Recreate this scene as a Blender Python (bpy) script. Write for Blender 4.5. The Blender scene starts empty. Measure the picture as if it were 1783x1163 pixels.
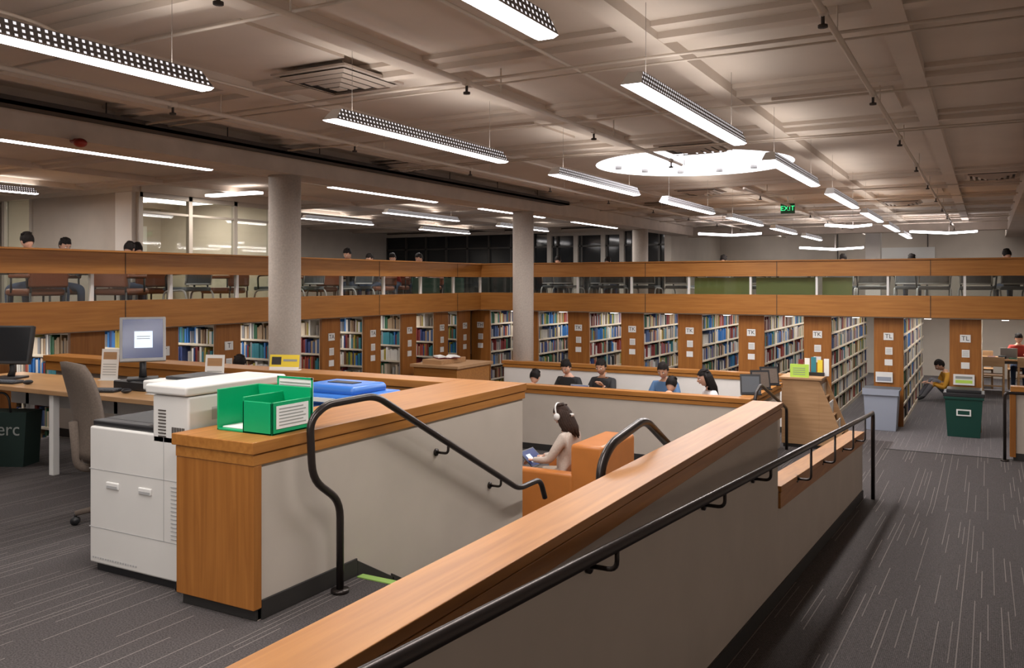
import bpy, math, random
from mathutils import Vector, Matrix, Euler
random.seed(7)
R=math.radians
scene=bpy.context.scene
col=scene.collection

# ------------------------------------------------------------ materials
def newmat(name):
    m=bpy.data.materials.new(name); m.use_nodes=True
    nt=m.node_tree; b=nt.nodes.get('Principled BSDF')
    return m,nt,b
def mat(name,c,rough=.6,metal=0,emis=0,ecol=None,noise=0,nscale=8,bump=0,spec=None):
    m,nt,b=newmat(name)
    b.inputs['Base Color'].default_value=(*c,1)
    b.inputs['Roughness'].default_value=rough
    b.inputs['Metallic'].default_value=metal
    if spec is not None: b.inputs['Specular IOR Level'].default_value=spec
    if emis:
        b.inputs['Emission Color'].default_value=(*(ecol or c),1)
        b.inputs['Emission Strength'].default_value=emis
    if noise or bump:
        tc=nt.nodes.new('ShaderNodeTexCoord'); n=nt.nodes.new('ShaderNodeTexNoise')
        n.inputs['Scale'].default_value=nscale; n.inputs['Detail'].default_value=4
        nt.links.new(tc.outputs['Object'],n.inputs['Vector'])
        if noise:
            r=nt.nodes.new('ShaderNodeValToRGB')
            r.color_ramp.elements[0].color=(*[x*(1-noise) for x in c],1)
            r.color_ramp.elements[1].color=(*[min(1,x*(1+noise)) for x in c],1)
            r.color_ramp.elements[0].position=.3; r.color_ramp.elements[1].position=.7
            nt.links.new(n.outputs['Fac'],r.inputs['Fac']); nt.links.new(r.outputs['Color'],b.inputs['Base Color'])
        if bump:
            bp=nt.nodes.new('ShaderNodeBump'); bp.inputs['Strength'].default_value=bump; bp.inputs['Distance'].default_value=.01
            nt.links.new(n.outputs['Fac'],bp.inputs['Height']); nt.links.new(bp.outputs['Normal'],b.inputs['Normal'])
    return m
def wood(name,axis,c1=(.28,.105,.02),c2=(.43,.185,.042),rough=.4):
    m,nt,b=newmat(name)
    tc=nt.nodes.new('ShaderNodeTexCoord'); mp=nt.nodes.new('ShaderNodeMapping')
    sc=[30,30,30]; sc['XYZ'.index(axis)]=1.6
    mp.inputs['Scale'].default_value=sc
    n=nt.nodes.new('ShaderNodeTexNoise'); n.inputs['Scale'].default_value=1; n.inputs['Detail'].default_value=6; n.inputs['Distortion'].default_value=.6
    n2=nt.nodes.new('ShaderNodeTexNoise'); n2.inputs['Scale'].default_value=.9; n2.inputs['Detail'].default_value=2
    mx=nt.nodes.new('ShaderNodeMath'); mx.operation='MULTIPLY_ADD'; mx.inputs[1].default_value=.4
    r=nt.nodes.new('ShaderNodeValToRGB'); r.color_ramp.elements[0].position=.4; r.color_ramp.elements[1].position=.95
    r.color_ramp.elements[0].color=(*c1,1); r.color_ramp.elements[1].color=(*c2,1)
    nt.links.new(tc.outputs['Object'],mp.inputs['Vector']); nt.links.new(mp.outputs['Vector'],n.inputs['Vector'])
    nt.links.new(tc.outputs['Object'],n2.inputs['Vector'])
    nt.links.new(n2.outputs['Fac'],mx.inputs[0]); nt.links.new(n.outputs['Fac'],mx.inputs[2])
    nt.links.new(mx.outputs[0],r.inputs['Fac']); nt.links.new(r.outputs['Color'],b.inputs['Base Color'])
    b.inputs['Roughness'].default_value=rough; b.inputs['Specular IOR Level'].default_value=.35
    return m
def carpet(name,base=(.078,.069,.068),line=(.27,.24,.22),dens=.66):
    m,nt,b=newmat(name); N=nt.nodes; L=nt.links
    def math_(op,a=None,bb=None,av=None,bv=None):
        n=N.new('ShaderNodeMath'); n.operation=op
        if a is not None: L.new(a,n.inputs[0])
        if bb is not None: L.new(bb,n.inputs[1])
        if av is not None: n.inputs[0].default_value=av
        if bv is not None: n.inputs[1].default_value=bv
        return n.outputs[0]
    tc=N.new('ShaderNodeTexCoord'); sp=N.new('ShaderNodeSeparateXYZ'); L.new(tc.outputs['Object'],sp.inputs[0])
    a=math_('MULTIPLY',sp.outputs['X'],bv=26); idf=math_('FLOOR',a); fr=math_('FRACT',a)
    wn=N.new('ShaderNodeTexWhiteNoise'); wn.noise_dimensions='1D'; L.new(idf,wn.inputs['W'])
    off=math_('MULTIPLY',wn.outputs['Value'],bv=10)
    y=math_('MULTIPLY',sp.outputs['Y'],bv=1.25); y=math_('ADD',y,off); yf=math_('FLOOR',y)
    cb=N.new('ShaderNodeCombineXYZ'); L.new(idf,cb.inputs[0]); L.new(yf,cb.inputs[1])
    w2=N.new('ShaderNodeTexWhiteNoise'); w2.noise_dimensions='2D'; L.new(cb.outputs[0],w2.inputs['Vector'])
    on=math_('GREATER_THAN',w2.outputs['Value'],bv=dens)
    ln=math_('LESS_THAN',fr,bv=.12); msk=math_('MULTIPLY',on,ln)
    msk=math_('MULTIPLY',msk,w2.outputs['Value'])
    msk=math_('MULTIPLY',msk,bv=.85)
    n=N.new('ShaderNodeTexNoise'); n.inputs['Scale'].default_value=120; L.new(tc.outputs['Object'],n.inputs['Vector'])
    rb=N.new('ShaderNodeValToRGB'); rb.color_ramp.elements[0].color=(*[x*.55 for x in base],1); rb.color_ramp.elements[1].color=(*[x*1.5 for x in base],1)
    rb.color_ramp.elements[0].position=.3; rb.color_ramp.elements[1].position=.7
    L.new(n.outputs['Fac'],rb.inputs['Fac'])
    rib=math_('FRACT',math_('MULTIPLY',sp.outputs['X'],bv=104)); rib=math_('LESS_THAN',rib,bv=.35); rib=math_('MULTIPLY',rib,bv=.4)
    mr=N.new('ShaderNodeMixRGB'); mr.inputs[2].default_value=(*[x*.35 for x in base],1); L.new(rib,mr.inputs[0]); L.new(rb.outputs[0],mr.inputs[1])
    mxc=N.new('ShaderNodeMixRGB'); mxc.inputs[2].default_value=(*line,1); L.new(msk,mxc.inputs[0]); L.new(mr.outputs[0],mxc.inputs[1])
    L.new(mxc.outputs[0],b.inputs['Base Color']); b.inputs['Roughness'].default_value=.95
    b.inputs['Specular IOR Level'].default_value=.2
    bp=N.new('ShaderNodeBump'); bp.inputs['Strength'].default_value=.4; bp.inputs['Distance'].default_value=.004
    L.new(n.outputs['Fac'],bp.inputs['Height']); L.new(bp.outputs[0],b.inputs['Normal'])
    return m
def perforated(name):
    m,nt,b=newmat(name); N=nt.nodes; L=nt.links
    tc=N.new('ShaderNodeTexCoord'); sp=N.new('ShaderNodeSeparateXYZ'); L.new(tc.outputs['Object'],sp.inputs[0])
    def M(op,a,v=None):
        n=N.new('ShaderNodeMath'); n.operation=op
        if hasattr(a,'links'): L.new(a,n.inputs[0])
        else: n.inputs[0].default_value=a
        if v is not None:
            if hasattr(v,'links'): L.new(v,n.inputs[1])
            else: n.inputs[1].default_value=v
        return n.outputs[0]
    fy=M('FRACT',M('MULTIPLY',sp.outputs['Y'],26.0)); fz=M('FRACT',M('MULTIPLY',sp.outputs['Z'],34.0))
    a=M('LESS_THAN',M('ABSOLUTE',M('SUBTRACT',fy,.5)),.2); c=M('LESS_THAN',M('ABSOLUTE',M('SUBTRACT',fz,.5)),.25)
    ms=M('MULTIPLY',a,c)
    b.inputs['Base Color'].default_value=(.12,.11,.11,1); b.inputs['Roughness'].default_value=.5
    b.inputs['Emission Color'].default_value=(1,.95,.97,1)
    L.new(M('MULTIPLY',ms,.9),b.inputs['Emission Strength'])
    return m
M_={}
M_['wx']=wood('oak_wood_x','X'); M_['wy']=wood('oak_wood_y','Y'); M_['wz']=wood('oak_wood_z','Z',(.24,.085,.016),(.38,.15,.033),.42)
M_['table']=wood('table_wood','X',(.46,.25,.1),(.62,.36,.16),.35)
M_['pine']=wood('light_wood','X',(.34,.19,.09),(.48,.29,.15),.45)
M_['carpet']=carpet('striped_carpet')
M_['carpet2']=carpet('pale_striped_carpet',(.15,.138,.142),(.26,.24,.235))
M_['beige']=mat('beige_wall_paint',(.48,.425,.37),.8,noise=.04,nscale=3)
M_['cream']=mat('cream_wall_paint',(.6,.54,.47),.8,noise=.05,nscale=2)
M_['white']=mat('white_wall_paint',(.75,.72,.68),.8,noise=.03,nscale=2)
M_['ceil']=mat('ceiling_concrete',(.62,.53,.455),.9,noise=.05,nscale=1.5)
M_['beam']=mat('beam_concrete',(.54,.455,.385),.85,noise=.1,nscale=3)
M_['colm']=mat('column_concrete',(.52,.46,.405),.85,noise=.09,nscale=45,bump=.12)
M_['pipe']=mat('painted_pipe',(.64,.55,.47),.55)
M_['wire']=mat('steel_wire',(.3,.265,.24),.6)
M_['black']=mat('black_plastic',(.015,.015,.017),.45)
M_['base']=mat('black_baseboard',(.02,.018,.017),.6)
M_['rail']=mat('dark_bronze_metal',(.035,.028,.026),.3,.6)
M_['lens']=mat('lamp_lens',(1,1,1),.5,emis=9,ecol=(1,.95,.98))
M_['lens2']=mat('lamp_lens_soft',(1,1,1),.5,emis=3,ecol=(1,.95,.93))
M_['perf']=perforated('perforated_lamp_side')
M_['sky']=mat('skylight_diffuser',(1,1,1),.5,emis=5,ecol=(.98,.95,1))
M_['skyw']=mat('skylight_well_glow',(.9,.9,.92),.6,emis=.55,ecol=(.97,.95,1))  # well walls given their own glow so they look lit
M_['mwhite']=mat('white_metal',(.7,.69,.67),.45)
M_['shelf']=mat('cream_shelf_metal',(.66,.58,.46),.5)
M_['dkglass']=mat('dark_window_glass',(.02,.022,.025),.08)
M_['frame']=mat('window_frame_paint',(.5,.46,.41),.5)
M_['dframe']=mat('dark_frame',(.06,.055,.05),.5)
M_['printer']=mat('printer_plastic',(.62,.605,.58),.45,noise=.02,nscale=4)
M_['printerg']=mat('printer_grey',(.38,.38,.38),.5)
M_['green']=mat('green_plastic',(.0,.34,.13),.35)
M_['paper']=mat('paper_white',(.78,.78,.76),.7)
M_['text']=mat('print_black',(.03,.03,.03),.7)
M_['grytxt']=mat('print_grey',(.3,.32,.3),.7)
M_['bluelid']=mat('blue_plastic',(.04,.17,.55),.35)
M_['greybin']=mat('grey_plastic',(.3,.33,.4),.5)
M_['greenbin']=mat('dark_green_plastic',(.004,.05,.036),.4)
M_['bag']=mat('dark_bag_fabric',(.008,.025,.02),.7)
M_['yellow']=mat('yellow_card',(.8,.62,.05),.6)
M_['lime']=mat('lime_card',(.5,.75,.1),.6)
M_['nosing']=mat('stair_nosing_strip',(.3,.5,.12),.6)
M_['orange']=mat('orange_leather',(.5,.17,.033),.38,noise=.06,nscale=6)
M_['rust']=mat('rust_vinyl',(.16,.045,.018),.45)
M_['mesh']=mat('charcoal_mesh_fabric',(.1,.11,.125),.8)
M_['taupe']=mat('taupe_fabric',(.13,.1,.08),.9,noise=.12,nscale=80)
M_['olive']=mat('olive_panel',(.17,.2,.06),.5)
M_['teal']=mat('green_glass_panel',(.05,.12,.1),.15)
M_['skin']=mat('skin_light',(.58,.33,.23),.5)
M_['skin2']=mat('skin_tan',(.45,.24,.15),.5)
M_['lip']=mat('lips',(.4,.12,.1),.5)
M_['eye']=mat('eye_white',(.8,.8,.78),.3)
M_['hair']=mat('dark_hair',(.012,.009,.008),.7,noise=.3,nscale=60,bump=.5,spec=.15)
M_['brownhair']=mat('brown_hair',(.03,.015,.01),.65,noise=.3,nscale=60,bump=.4,spec=.2)
M_['sweater']=mat('cream_sweater',(.55,.47,.41),.9,noise=.08,nscale=60,bump=.3)
M_['blueshirt']=mat('blue_shirt',(.08,.16,.3),.85)
M_['blackshirt']=mat('black_jacket',(.02,.02,.022),.8)
M_['whiteshirt']=mat('white_shirt',(.65,.62,.62),.85)
M_['greyshirt']=mat('grey_shirt',(.15,.15,.17),.85)
M_['yellowshirt']=mat('mustard_sweater',(.6,.3,.03),.85)
M_['redshirt']=mat('red_shirt',(.35,.04,.03),.85)
M_['jeans']=mat('blue_jeans',(.04,.06,.11),.85)
M_['khaki']=mat('beige_trousers',(.48,.39,.31),.85)
M_['shoe']=mat('shoe_dark',(.03,.03,.03),.6)
M_['screen']=mat('screen_blue',(.02,.035,.12),.2,emis=.2,ecol=(.04,.07,.22))
M_['screenw']=mat('screen_page',(.7,.8,.9),.3,emis=.5,ecol=(.7,.82,1))
M_['exit']=mat('exit_green',(.05,.8,.3),.4,emis=1.2,ecol=(.05,.9,.3))
M_['exitdark']=mat('exit_housing',(.02,.1,.05),.5)
M_['vent']=mat('diffuser_metal',(.42,.345,.29),.5)
M_['slot']=mat('dark_slot',(.05,.04,.035),.7)
M_['red']=mat('fire_alarm_red',(.3,.02,.01),.4)
gm,nt,b=newmat('clear_glass'); nt.nodes.remove(b)
o=nt.nodes['Material Output']; t=nt.nodes.new('ShaderNodeBsdfTransparent'); g=nt.nodes.new('ShaderNodeBsdfGlossy'); mx=nt.nodes.new('ShaderNodeMixShader')
t.inputs[0].default_value=(.88,.9,.87,1); g.inputs['Roughness'].default_value=.03; mx.inputs[0].default_value=.06
nt.links.new(t.outputs[0],mx.inputs[1]); nt.links.new(g.outputs[0],mx.inputs[2]); nt.links.new(mx.outputs[0],o.inputs[0])
M_['glass']=gm
pal=[(.03,.05,.16),(.02,.14,.4),(.18,.02,.02),(.3,.05,.03),(.02,.02,.025),(.13,.06,.03),(.03,.13,.06),(.6,.5,.38),(.38,.26,.15),(.7,.67,.62),(.22,.22,.23),(.03,.2,.25),(.35,.28,.04),(.6,.58,.55),(.06,.1,.22)]
BK=[]
for i,c in enumerate(pal):
    k='bk%d'%i; M_[k]=mat('book_cloth_%d'%i,c,.65); BK.append(k)

# ------------------------------------------------------------ mesh builder
class MB:
    def __init__(s): s.v=[];s.f=[];s.m=[];s.ms=[];s.sm=[]
    def mi(s,k):
        if k not in s.ms: s.ms.append(k)
        return s.ms.index(k)
    def add(s,vs,fs,k,M=None,smooth=False):
        o=len(s.v)
        if M is not None: vs=[tuple(M@Vector(p)) for p in vs]
        s.v+=[tuple(p) for p in vs]; i=s.mi(k)
        for f in fs: s.f.append(tuple(o+j for j in f)); s.m.append(i); s.sm.append(smooth)
    def box(s,x0,x1,y0,y1,z0,z1,k,M=None):
        vs=[(x0,y0,z0),(x1,y0,z0),(x1,y1,z0),(x0,y1,z0),(x0,y0,z1),(x1,y0,z1),(x1,y1,z1),(x0,y1,z1)]
        s.add(vs,[(0,3,2,1),(4,5,6,7),(0,1,5,4),(1,2,6,5),(2,3,7,6),(3,0,4,7)],k,M)
    def rbox(s,x0,x1,y0,y1,z0,z1,k,r=.02,M=None,q=3):
        vs=[]
        lv=[(z0+r*(1-math.cos(math.pi/2*i/q)),r*(1-math.sin(math.pi/2*i/q))) for i in range(q+1)]
        lv=lv+[(z0+z1-z,i) for z,i in reversed(lv)]
        n=4*(q+1)
        for z,i in lv:
            rr=max(r-i,0.0005)
            for ci,(cx,cy,a0) in enumerate(((x1-r,y1-r,0),(x0+r,y1-r,90),(x0+r,y0+r,180),(x1-r,y0+r,270))):
                for t in range(q+1):
                    a=R(a0+90*t/q); vs.append((cx+rr*math.cos(a),cy+rr*math.sin(a),z))
        L=len(lv); o=[tuple(reversed(range(n))),tuple(range((L-1)*n,L*n))]
        s.add(vs,o,k,M,False); s_off=len(s.v)-len(vs)
        i=s.mi(k)
        for l in range(L-1):
            for a in range(n):
                b_=(a+1)%n; s.f.append((s_off+l*n+a,s_off+l*n+b_,s_off+(l+1)*n+b_,s_off+(l+1)*n+a)); s.m.append(i)
                flat=(l==q) and (a%(q+1)==q); s.sm.append(not flat)
    def prism(s,prof,axis,a,b_,k,M=None):
        n=len(prof); vs=[]
        for t in (a,b_):
            for p,q in prof:
                vs.append({'X':(t,p,q),'Y':(p,t,q),'Z':(p,q,t)}[axis])
        fs=[tuple(range(n)),tuple(reversed(range(n,2*n)))]
        for i in range(n):
            j=(i+1)%n; fs.append((i,i+n,j+n,j))
        s.add(vs,fs,k,M)
    def tube(s,pts,r,k,seg=10,flat=1,M=None,up=None):
        pts=[Vector(p) for p in pts]; n=len(pts)
        if not isinstance(r,(list,tuple)): r=[r]*n
        vs=[];pu=None
        for i,p in enumerate(pts):
            t=(pts[min(i+1,n-1)]-pts[max(i-1,0)])
            if t.length<1e-9: t=Vector((0,0,1))
            t.normalize()
            if pu is None:
                u=Vector(up) if up else (Vector((0,0,1)) if abs(t.z)<.9 else Vector((1,0,0)))
            else: u=pu
            u=(u-t*u.dot(t)); u.normalize(); pu=u; w=t.cross(u)
            for j in range(seg):
                a=2*math.pi*j/seg
                vs.append(tuple(p+w*math.cos(a)*r[i]+u*math.sin(a)*r[i]*flat))
        fs=[tuple(range(seg)),tuple(reversed(range((n-1)*seg,n*seg)))]
        for i in range(n-1):
            for j in range(seg):
                q=(j+1)%seg; fs.append((i*seg+j,(i+1)*seg+j,(i+1)*seg+q,i*seg+q))
        s.add(vs,fs,k,M,True)
    def cyl(s,p0,p1,r,k,seg=16,r2=None,M=None):
        s.tube([p0,p1],[r,r if r2 is None else r2],k,seg,1,M)
    def sph(s,c,r,k,sx=1,sy=1,sz=1,nu=14,nv=9,M=None):
        vs=[];fs=[]
        for i in range(nv+1):
            th=math.pi*i/nv
            for j in range(nu):
                a=2*math.pi*j/nu
                vs.append((c[0]+r*sx*math.sin(th)*math.cos(a),c[1]+r*sy*math.sin(th)*math.sin(a),c[2]+r*sz*math.cos(th)))
        for i in range(nv):
            for j in range(nu):
                q=(j+1)%nu; fs.append((i*nu+j,(i+1)*nu+j,(i+1)*nu+q,i*nu+q))
        s.add(vs,fs,k,M,True)
    def mesh(s,name):
        me=bpy.data.meshes.new(name); me.from_pydata(s.v,[],s.f)
        for k in s.ms: me.materials.append(M_[k])
        me.polygons.foreach_set('material_index',s.m); me.polygons.foreach_set('use_smooth',s.sm)
        me.update(); return me
    def obj(s,name,parent=None,bevel=0,loc=None,rot=None):
        me=s.mesh(name); return mkobj(name,me,parent,bevel,loc,rot)
def mkobj(name,me,parent=None,bevel=0,loc=None,rot=None):
    ob=bpy.data.objects.new(name,me); col.objects.link(ob)
    if parent: ob.parent=parent
    if loc: ob.location=loc
    if rot: ob.rotation_euler=rot
    if bevel:
        bm=ob.modifiers.new('bev','BEVEL'); bm.width=bevel; bm.segments=2; bm.limit_method='ANGLE'
    return ob
def grp(name,loc=(0,0,0),rz=0):
    e=bpy.data.objects.new(name,None); col.objects.link(e); e.location=loc; e.rotation_euler=(0,0,rz); e.empty_display_size=.1
    return e
def fillet(pts,rad,n=5):
    pts=[Vector(p) for p in pts]; out=[pts[0]]
    for i in range(1,len(pts)-1):
        a,b_,c=pts[i-1],pts[i],pts[i+1]
        ra=min(rad,(a-b_).length*.45,(c-b_).length*.45)
        p=b_+(a-b_).normalized()*ra; q=b_+(c-b_).normalized()*ra
        for t in range(n+1):
            u=t/n; out.append(p*(1-u)**2+b_*2*u*(1-u)+q*u*u)
    out.append(pts[-1]); return out
def text(s,loc,rot,size,k,parent=None,name='lettering'):
    cu=bpy.data.curves.new(name,'FONT'); cu.body=s; cu.size=size; cu.align_x='CENTER'; cu.align_y='CENTER'; cu.extrude=.0006
    cu.materials.append(M_[k]); ob=bpy.data.objects.new(name,cu); col.objects.link(ob)
    ob.location=loc; ob.rotation_euler=rot
    if parent: ob.parent=parent
    return ob
def area(name,loc,sx,sy,power,c=(1,.95,.905),rot=(0,0,0),parent=None,spread=None):
    l=bpy.data.lights.new(name,'AREA'); l.shape='RECTANGLE'; l.size=sx; l.size_y=sy; l.energy=power; l.color=c
    if spread: l.spread=spread
    ob=bpy.data.objects.new(name,l); col.objects.link(ob); ob.location=loc; ob.rotation_euler=rot
    if parent: ob.parent=parent
    return ob

# ------------------------------------------------------------ levels
ZL=-.69; ZP=-.92; ZC=3.35; ZB=1.16
ramp=lambda y: ZL+.066*(10.2-y)

m=MB()
m.box(-9.0,-3.3,-6,5.9,-.12,0,'carpet')
m.box(-3.3,-3.2,-6,3.15,-.12,0,'carpet')
m.box(-3.2,-1.36,-6,3.95,-.12,0,'carpet')
m.box(-3.2,-1.36,3.94,3.951,-.3,-.001,'carpet')
for i in range(3):
    m.box(-3.21,-1.36,3.95+.33*i,3.95+.33*(i+1),-.9,-.1725*(i+1),'carpet')
m.prism([(-6,ramp(-6)-.1),(-6,ramp(-6)),(10.2,ZL),(10.2,ZL-.1)],'X',-1.22,1.4,'carpet')
m.box(-3.2,-1.22,4.94,14,ZL-.1,ZL,'carpet')
m.box(-1.22,1.4,10.2,13.35,ZL-.1,ZL,'carpet')
m.box(-1.22,1.4,13.35,14,ZL-.1,ZL,'carpet2')
m.box(-9,-3.2,5.95,11,ZL-.1,ZL,'carpet')
m.box(-18.2,-9,-6,14,ZL-.1,ZL,'carpet')
m.box(-9,-7.8,11,14,ZL-.1,ZL,'carpet')
m.box(-7.8,-2.7,10.9,14.1,ZP-.1,ZP,'carpet')
m.box(-18.2,1.4,14,24.3,ZL-.1,ZL,'carpet2')
m.obj('floor')
m=MB(); m.box(-3.17,-1.38,3.9,3.955,.0,.006,'nosing')
for i in range(1,3): m.box(-3.17,-1.38,3.9+.33*i,3.955+.33*i,-.1725*i,-.1725*i+.006,'nosing')
m.obj('stair_nosing_strips')
m=MB(); m.box(-1.3,1.2,13.33,13.36,ZL,ZL+.006,'base'); m.obj('trim_floor_seam')
m=MB()
m.box(-18.2,-9.3,-6,24,1.12,ZB,'carpet'); m.box(-9.3,1.4,15.36,29.2,1.12,ZB,'carpet'); m.obj('floor_balcony')
m=MB()
m.box(-18.2,-9.3,-6,24,1.10,1.12,'cream'); m.box(-9.3,1.4,15.36,29.2,1.10,1.12,'cream'); m.obj('ceiling_under_balcony')

m=MB(); m.box(-18.4,-18.2,-6.2,24.2,ZL,ZC,'cream'); m.obj('wall_left')
m=MB(); m.box(1.4,1.6,-6.2,29.4,-1,ZC,'beige'); m.obj('wall_right')
m=MB(); m.box(-18.4,1.6,-6.4,-6.2,-1,ZC,'beige'); m.obj('wall_front')
m=MB(); m.box(-8.0,1.4,29.2,29.4,ZB,ZC,'cream'); m.box(-8.2,-8.0,24,29.4,ZB,ZC,'cream')
m.box(-18.4,1.6,24.3,24.5,ZL,1.12,'cream'); m.obj('wall_back')
m=MB()
SX,SY,SR=-3.62,11.82,1.36; hx0,hx1,hy0,hy1=SX-1.5,SX+1.5,SY-1.5,SY+1.5
m.box(-18.4,hx0,-6.4,29.4,ZC,ZC+.15,'ceil'); m.box(hx1,1.6,-6.4,29.4,ZC,ZC+.15,'ceil')
m.box(hx0,hx1,-6.4,hy0,ZC,ZC+.15,'ceil'); m.box(hx0,hx1,hy1,29.4,ZC,ZC+.15,'ceil')
n=48; vs=[];fs=[]
for i in range(n):
    a=2*math.pi*i/n+math.pi/4; c,s_=math.cos(a),math.sin(a); q=1.5/max(abs(c),abs(s_))
    vs+=[(SX+SR*c,SY+SR*s_,ZC),(SX+q*c,SY+q*s_,ZC)]
for i in range(n):
    j=(i+1)%n; fs.append((2*i,2*i+1,2*j+1,2*j))
m.add(vs,fs,'ceil')
for y in (-4.6,-2.6,-.6,1.4,3.4,5.4,7.4,9.4,14.2,16.2,18.2,20.2,22.2,24.2,26.2,28.2):
    m.box(-18.2,1.4,y-.06,y+.06,ZC-.08,ZC,'ceil')
    m.box(-18.2,1.4,y-.2,y+.2,ZC-.035,ZC,'ceil')
for x in (-.5,-1.95,-5.4,-6.6,-9.6,-11.6,-13.6,-15.6):
    m.box(x-.08,x+.08,-6.2,29.2,ZC-.085,ZC,'ceil')
for (y0,y1) in ((-6.2,9.4),(14.2,29.2)): m.box(-3.78,-3.62,y0,y1,ZC-.085,ZC,'ceil')
for y in (4.4,8.4,17.2,21.2): 
    for x in (-2.9,-4.6,-1.2): m.box(x-.5,x+.5,y-.5,y+.5,ZC-.025,ZC,'ceil')
m.obj('ceiling')
m=MB()
vs=[];fs=[]
for i in range(n):
    a=2*math.pi*i/n; c,s_=math.cos(a),math.sin(a); vs+=[(SX+SR*c,SY+SR*s_,ZC-.005),(SX+SR*c,SY+SR*s_,ZC+.25)]
for i in range(n):
    j=(i+1)%n; fs.append((2*i,2*j,2*j+1,2*i+1))
m.add(vs,fs,'skyw'); m.add([(SX+SR*math.cos(2*math.pi*i/n),SY+SR*math.sin(2*math.pi*i/n),ZC+.25) for i in range(n)],[tuple(range(n))],'sky')
for i in range(5):
    a=R(60+i*28); p=(SX+1.2*math.cos(a),SY+1.2*math.sin(a)); m.cyl((p[0],p[1],ZC+.02),(p[0],p[1],ZC+.14),.05,'printerg')
m.obj('skylight')
m=MB()
m.box(-7.85,-7.35,-6.2,24,3.0,ZC,'beam'); m.box(-7.95,-7.25,-6.2,24,3.24,ZC,'beam')
m.box(.45,1.4,-6.2,29.2,3.0,ZC,'beam'); m.box(-8,1.4,25.6,26,3.05,ZC,'beam')
m.obj('ceiling_beams')
m=MB()
m.box(-7.22,-7.02,-6.1,15,3.16,3.19,'slot'); m.box(-7.22,-7.2,-6.1,15,3.16,3.23,'slot'); m.box(-7.04,-7.02,-6.1,15,3.16,3.23,'slot')
for i in range(14): m.cyl((-7.12,-5+i*1.45,3.19),(-7.12,-5+i*1.45,ZC),.006,'slot',6)
for dx in (-.05,0,.05): m.tube([(-7.12+dx,-6,3.205),(-7.12+dx,15,3.205)],.014,'black',6)
m.obj('cable_tray')
m=MB()
for x in (-.77,-3.3,-5.8):
    segs_=[(-6,29)] if x!=-3.3 else [(-6,10.3),(13.4,29)]
    for a,b_ in segs_: m.tube([(x,a,3.14),(x,b_,3.14)],.02,'pipe',8)
    for i in range(14):
        y=-4.6+2.3*i+(x%1)
        if x==-3.3 and 10<y<13.6: continue
        m.cyl((x,y,3.14),(x,y,3.06),.01,'slot',8); m.cyl((x,y,3.07),(x,y,3.055),.026,'slot',10); m.cyl((x,y-.03,3.14),(x,y+.03,3.14),.028,'pipe',8)
        m.cyl((x,y+.5,3.14),(x,y+.5,ZC),.006,'pipe',6)
for i in range(17):
    y=-4.0+1.9*i
    if 10.3<y<13.4: continue
    m.tube([(-7.2,y,3.2),(.45,y,3.2)],.011,'pipe',6)
    if i%2 and not 10<y+.25<13.4: m.tube([(-7.2,y+.25,3.22),(.45,y+.25,3.22)],.008,'pipe',6)
m.tube(fillet([(-4.9,-6,3.23),(-4.9,3.1,3.23),(-5.15,3.5,3.23),(-5.15,24,3.23)],.3),.011,'pipe',6)
m.tube([(-2.6,-6,3.23),(-2.6,10,3.23)],.011,'pipe',6)
m.obj('sprinkler_and_conduit_pipes')
def diffuser(x,y,z=3.26,s=.33):
    m=MB()
    for i,(h,zz) in enumerate(((s,0),(s*.78,-.012),(s*.56,-.024),(s*.34,-.036))):
        hi=h-.04; z0=z+zz
        vs=[(-h,-h,z0),(h,-h,z0),(h,h,z0),(-h,h,z0),(-hi,-hi,z0-.018),(hi,-hi,z0-.018),(hi,hi,z0-.018),(-hi,hi,z0-.018)]
        m.add([(a+x,b_+y,c) for a,b_,c in vs],[(0,1,5,4),(1,2,6,5),(2,3,7,6),(3,0,4,7)],'vent')
    m.box(x-.05,x+.05,y-.05,y+.05,z-.058,z-.05,'vent')
    m.box(x-s*.95,x+s*.95,y-s*.95,y+s*.95,z+.005,z+.012,'slot'); m.box(x-s*1.1,x+s*1.1,y-s*1.1,y+s*1.1,z+.012,z+.03,'vent'); m.box(x-s*.7,x+s*.7,y-s*.7,y+s*.7,z+.03,ZC,'vent')
    m.obj('ceiling_air_diffuser')
for p in ((-4.45,5.25),(-3.05,9.95),(.06,14.6),(-7.0,9.6),(-4.4,14.8),(-1.5,18.8),(-6.0,17.2)): diffuser(*p)

for y in (1.7,7.96,14.2,20.4):
    m=MB(); m.cyl((-7.6,y,(ZB if y>16 else (0 if y<5.9 else ZL))),(-7.6,y,3.0),.195,'colm',40); m.obj('concrete_column')

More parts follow.
